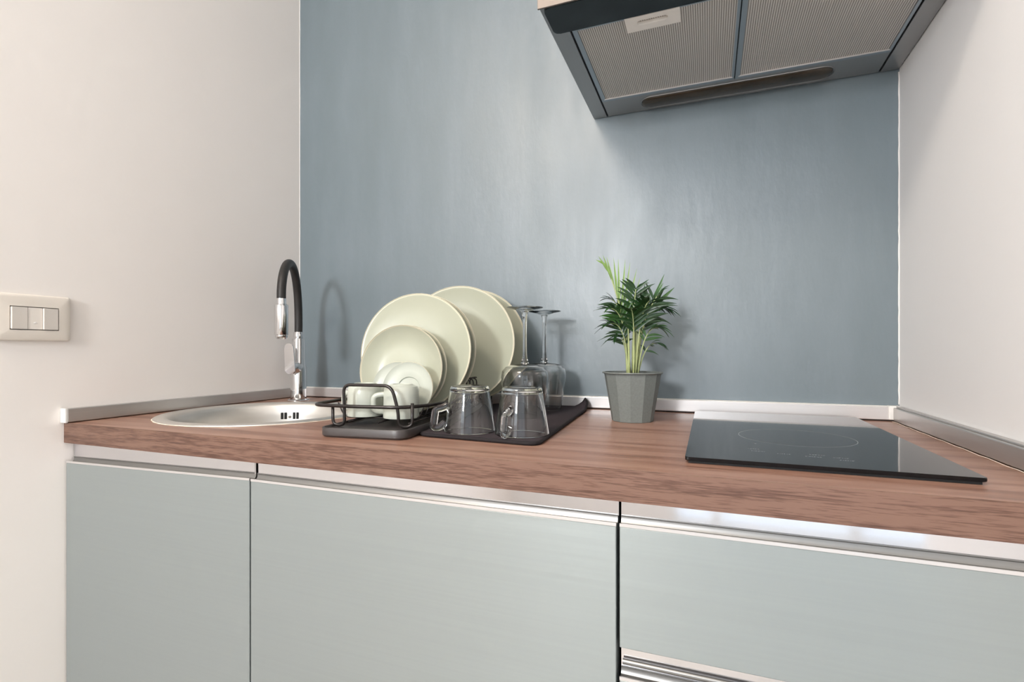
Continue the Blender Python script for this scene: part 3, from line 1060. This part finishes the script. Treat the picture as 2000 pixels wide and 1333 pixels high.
obj('pad', mt, 'mat_fabric', mroot, smooth=True)
bpth = []
for k in range(len(edge)):
    p, z = mpos(*edge[k])
    q = Vector((p.x, p.y, z + TH * 0.55))
    if not bpth or (q - bpth[-1]).length > 0.002:
        bpth.append(q)
obj('edge_binding', tube(new(), bpth, 0.0030, 8, True), 'mat_edge', mroot, smooth='all')
MZ = 0.9006 + TH + 0.0004


def glass_mug(label, loc, rot):
    t_ = thing('glass_mug', label, 'mug', loc, 'glass mugs upside down on the mat')
    H = 0.0745
    R0, R1, w_ = 0.0432, 0.0322, 0.0022
    b = new()
    lathe(b, [(0, H - 0.0022), (0.022, H - 0.0016), (0.026, H), (R1 - 0.003, H), (R1 - 0.0006, H - 0.0018), (R1 + 0.0006, H - 0.0060), (R0 - 0.0024, 0.020), (R0, 0.0030), (R0, 0.0008), (R0 - 0.0010, 0.0), (R0 - 0.0022, 0.0010), (R0 - 0.0026, 0.0040), (R0 - 0.0052, 0.020), (R1 - 0.0026, H - 0.0100), (R1 - 0.0058, H - 0.0125), (0, H - 0.0120)], 56)
    obj('body', b, 'clear_glass', t_, smooth=True, local=True)
    hp_ = fillet([(R0 - 0.0080, 0, 0.0430), (R0 + 0.0020, 0, 0.0380), (R0 + 0.0120, 0, 0.0370), (R0 + 0.0165, 0, 0.0062), (R0 + 0.0060, 0, 0.0062), (R0 - 0.0030, 0, 0.0150)], [0, 0.005, 0.009, 0.007, 0.007, 0], 6)
    obj('handle', tube(new(), hp_, 0.0046, 14, squash=1.3), 'clear_glass', t_, smooth=True, local=True)
    t_.rotation_euler = (0, 0, rot)
    return t_


m1, m2 = (0.7823, -0.4456), (0.8736, -0.4436)
glass_mug('upside-down clear glass mug beside the rack, handle to the left', (m1[0], m1[1], MZ), math.radians(210))
glass_mug('upside-down clear glass mug in front of the wine glasses, handle to the front', (m2[0], m2[1], MZ), math.radians(262))


def wine_glass(label, loc):
    t_ = thing('wine_glass', label, 'wine glass', loc, 'wine glasses upside down on the mat')
    out = [(0.0385, 0.0004), (0.0400, 0.012), (0.0440, 0.038), (0.0478, 0.060), (0.0490, 0.078), (0.0470, 0.090), (0.0400, 0.0985), (0.0280, 0.1025), (0.0140, 0.1040), (0.0060, 0.1055)]
    inn = [(0.0, 0.1015), (0.012, 0.1012), (0.0270, 0.1000), (0.0388, 0.0962), (0.0455, 0.0885), (0.0474, 0.078), (0.0463, 0.060), (0.0426, 0.038), (0.0387, 0.012), (0.0374, 0.0004)]
    b = new()
    lathe(b, [(0.0380, 0.0)] + out + [(0.0, 0.1060)], 56)
    b2_ = new()
    lathe(b2_, inn + [(0.0380, 0.0)], 56)
    merge(b, b2_)
    bmesh.ops.remove_doubles(b, verts=b.verts[:], dist=1e-6)
    obj('bowl', b, 'clear_glass', t_, smooth=True, local=True)
    obj('stem', lathe(new(), [(0, 0.1061), (0.0086, 0.1061), (0.0066, 0.1110), (0.0050, 0.1180), (0.0042, 0.1320), (0.0040, 0.1650), (0.0044, 0.1920), (0.0056, 0.2060), (0.0080, 0.2130), (0, 0.2130)], 28), 'clear_glass', t_, smooth=True, local=True)
    obj('foot', lathe(new(), [(0, 0.2131), (0.0105, 0.2131), (0.020, 0.2166), (0.0360, 0.2196), (0.0378, 0.2205), (0.0374, 0.2214), (0.0, 0.2209)], 56), 'clear_glass', t_, smooth=True, local=True)
    return t_


w1, w2 = (0.7972, -0.2158), (0.8038, -0.1034)
wine_glass('upside-down wine glass standing nearer, directly behind the glass mug', (w1[0], w1[1], MZ))
wine_glass('upside-down wine glass at the back, closer to the wall and the plant', (w2[0], w2[1], MZ))

# ================================================================== POTTED PALM
PX, PY = 1.0103, -0.1820
pp = thing('potted_palm', 'small green parlour palm in a faceted grey pot', 'potted plant', (PX, PY, TOP))
ph = math.atan2(0.359, 0.933) + math.radians(-77.4)
pb = new()
lathe(pb, [(0, 0.9004), (0.0395, 0.9004), (0.0400, 0.9015), (0.0545, 0.9900), (0.0555, 0.9935), (0.0520, 0.9935), (0.0512, 0.9860), (0.0, 0.9855)], 12, (PX, PY, 0), phase=ph)
obj('pot', pb, 'pot_grey', pp)
obj('pot_rim', lathe(new(), [(0.0530, 0.9936), (0.0575, 0.9936), (0.0585, 0.9946), (0.0580, 0.9962), (0.0530, 0.9962), (0.0526, 0.9950)], 48, (PX, PY, 0), closed=True), 'pot_grey', pp, smooth=True)
so = new()
lathe(so, [(0.0516, 0.9862), (0.040, 0.9882), (0.025, 0.9895), (0.010, 0.9903), (0, 0.9903)], 24, (PX, PY, 0))
obj('soil', so, 'soil', pp, smooth=True)
ER = Vector((0.933, 0.359, 0))
EF = Vector((-0.359, 0.933, 0))


def pv(r, f, z):
    return Vector((PX, PY, 0)) + ER * r + EF * f + Vector((0, 0, z))


def leaflet_mesh(base, tip, width, sag, nrm_hint):
    b = new()
    base, tip = Vector(base), Vector(tip)
    d = (tip - base)
    L_ = d.length
    dn = d.normalized()
    sd = dn.cross(nrm_hint)
    if sd.length < 0.05:
        sd = dn.cross(Vector((0.3, 0.8, 0.2)))
    sd.normalize()
    up = sd.cross(dn)
    n_ = 7
    rows_ = []
    prof_ = [0.22, 0.72, 1.0, 0.95, 0.72, 0.40, 0.05]
    for k in range(n_):
        u_ = k / (n_ - 1)
        c_ = base + d * u_ + Vector((0, 0, -1)) * sag * L_ * (u_ ** 2)
        w_ = width * prof_[k]
        rows_.append((b.verts.new(c_ - sd * w_ + up * w_ * 0.35), b.verts.new(c_), b.verts.new(c_ + sd * w_ + up * w_ * 0.35)))
    for r1_, r2_ in zip(rows_, rows_[1:]):
        b.faces.new((r1_[0], r1_[1], r2_[1], r2_[0]))
        b.faces.new((r1_[1], r1_[2], r2_[2], r2_[1]))
    return b


random.seed(23)
DENS = 1.6


def frond(base, ctrl, end, n, length, width, mat, start=0.45, spread=0.85, sag=0.25, young=False):
    base, ctrl, end = (pv(*q) for q in (base, ctrl, end))
    bez = lambda u_: base * (1 - u_) ** 2 + ctrl * 2 * u_ * (1 - u_) + end * u_ * u_
    tan = lambda u_: ((ctrl - base) * 2 * (1 - u_) + (end - ctrl) * 2 * u_).normalized()
    st = obj('frond', tube(new(), [bez(k / 14) for k in range(15)], [0.0016 * (1 - 0.6 * k / 14) for k in range(15)], 7), 'stem_green', pp, smooth='all')
    n = int(n * DENS)
    width *= 0.78
    for k in range(n):
        u_ = start + (1 - start) * k / max(1, n - 1)
        tg = tan(u_)
        ref = Vector((0, 0, 1)) if abs(tg.z) < 0.85 else (EF * -1 + Vector((0, 0, 0.2)))
        sd = tg.cross(ref).normalized()
        for sgn in (-1, 1):
            L_ = length * (0.72 + 0.5 * math.sin(PI * (0.18 + 0.72 * k / max(1, n - 1)))) * random.uniform(0.85, 1.12)
            dv = (tg * (0.75 + 0.25 * k / n) + sd * sgn * spread * random.uniform(0.8, 1.15) + Vector((random.uniform(-.12, .12), random.uniform(-.12, .12), random.uniform(-.05, .18)))).normalized()
            bp = bez(u_)
            up_ = sd.cross(tg)
            lf = leaflet_mesh(bp, bp + dv * L_, width * random.uniform(0.85, 1.15), sag * random.uniform(0.6, 1.4), up_ + Vector((0, -0.3, 0.3)))
            obj('leaflet', lf, mat, st, smooth='all')
    return st


def fan(base, ctrl, end, tips, width, mat):
    """young frond: narrow leaflets fanned to given tips"""
    base, ctrl, end = (pv(*q) for q in (base, ctrl, end))
    bez = lambda u_: base * (1 - u_) ** 2 + ctrl * 2 * u_ * (1 - u_) + end * u_ * u_
    st = obj('frond', tube(new(), [bez(k / 14) for k in range(15)], [0.0022 * (1 - 0.6 * k / 14) for k in range(15)], 7), 'stem_green', pp, smooth='all')
    for (u_, tip) in tips:
        lf = leaflet_mesh(bez(u_), pv(*tip), width, 0.02, Vector((0.2, -0.9, 0.3)))
        obj('leaflet', lf, mat, st, smooth='all')


# heights above the floor; r to the right and f away as seen from the room
fan((-0.004, 0.0, 0.988), (-0.010, 0.0, 1.10), (-0.050, 0.006, 1.208),
    [(0.40, (0.016, 0.0, 1.186)), (0.45, (0.009, 0.0, 1.203)), (0.50, (-0.004, 0.002, 1.215)), (0.56, (-0.014, 0.0, 1.220)), (0.62, (-0.027, 0.004, 1.222)), (0.68, (-0.037, 0.0, 1.223)), (0.76, (-0.050, 0.006, 1.227)), (0.84, (-0.058, 0.0, 1.228)), (0.92, (-0.066, 0.004, 1.226)), (1.0, (-0.071, 0.006, 1.219))], 0.0023, 'leaf_young')
fan((0.008, 0.004, 0.988), (0.016, 0.004, 1.08), (0.036, 0.0, 1.118),
    [(0.80, (0.058, 0.002, 1.176)), (0.9, (0.062, -0.004, 1.190)), (1.0, (0.083, 0.0, 1.164)), (0.95, (0.058, -0.01, 1.172)), (0.7, (0.024, 0.0, 1.172)), (0.6, (0.004, -0.005, 1.163)), (0.85, (0.068, 0.01, 1.168))], 0.0042, 'leaf_mid')
frond((0.002, -0.004, 0.988), (0.012, -0.01, 1.10), (0.050, -0.010, 1.150), 6, 0.044, 0.0042, 'leaf_dark')
frond((-0.006, 0.004, 0.988), (-0.012, 0.0, 1.12), (-0.044, -0.012, 1.120), 6, 0.042, 0.0042, 'leaf_mid')
frond((0.004, 0.008, 0.988), (0.018, 0.01, 1.13), (0.062, 0.004, 1.122), 6, 0.042, 0.0042, 'leaf_dark', sag=0.35)
frond((-0.008, -0.002, 0.988), (-0.014, -0.01, 1.10), (-0.046, -0.016, 1.090), 6, 0.040, 0.0042, 'leaf_dark', sag=0.35)
frond((0.010, -0.002, 0.988), (0.018, -0.01, 1.09), (0.048, -0.014, 1.082), 5, 0.036, 0.0040, 'leaf_mid', sag=0.35)
frond((0.000, -0.008, 0.988), (0.0, -0.02, 1.11), (-0.014, -0.052, 1.115), 6, 0.040, 0.0044, 'leaf_dark')
frond((0.004, -0.008, 0.988), (0.010, -0.02, 1.13), (0.022, -0.050, 1.132), 6, 0.040, 0.0044, 'leaf_dark')
frond((-0.002, 0.010, 0.988), (-0.004, 0.02, 1.12), (-0.022, 0.050, 1.125), 5, 0.040, 0.0042, 'leaf_dark')
frond((0.006, 0.010, 0.988), (0.012, 0.02, 1.12), (0.024, 0.048, 1.118), 5, 0.040, 0.0042, 'leaf_dark')
frond((0.000, 0.002, 0.988), (0.002, 0.0, 1.12), (0.004, -0.012, 1.158), 6, 0.040, 0.0042, 'leaf_dark')
frond((-0.004, 0.006, 0.988), (-0.012, 0.004, 1.13), (-0.040, 0.010, 1.140), 5, 0.036, 0.0040, 'leaf_dark')
frond((0.012, 0.004, 0.988), (0.024, 0.0, 1.06), (0.050, -0.006, 1.052), 4, 0.030, 0.0032, 'leaf_dark', sag=0.4)
frond((-0.008, 0.0, 0.988), (-0.014, 0.0, 1.08), (-0.036, -0.012, 1.066), 4, 0.034, 0.0038, 'leaf_dark', sag=0.4)

random.seed(5)
for k in range(9):
    a_ = 2 * PI * k / 9 + random.uniform(-0.3, 0.3)
    r_ = random.uniform(0.006, 0.014)
    b_ = (r_ * math.cos(a_), r_ * math.sin(a_))
    hh = random.uniform(0.095, 0.125)
    pts = [pv(b_[0] * (1 + 0.5 * u_), b_[1] * (1 + 0.5 * u_), 0.988 + hh * u_) for u_ in (0, 0.25, 0.5, 0.75, 1.0)]
    obj('stem', tube(new(), pts, [0.0017, 0.0016, 0.0015, 0.0014, 0.0012], 7), 'stem_green', pp, smooth='all')
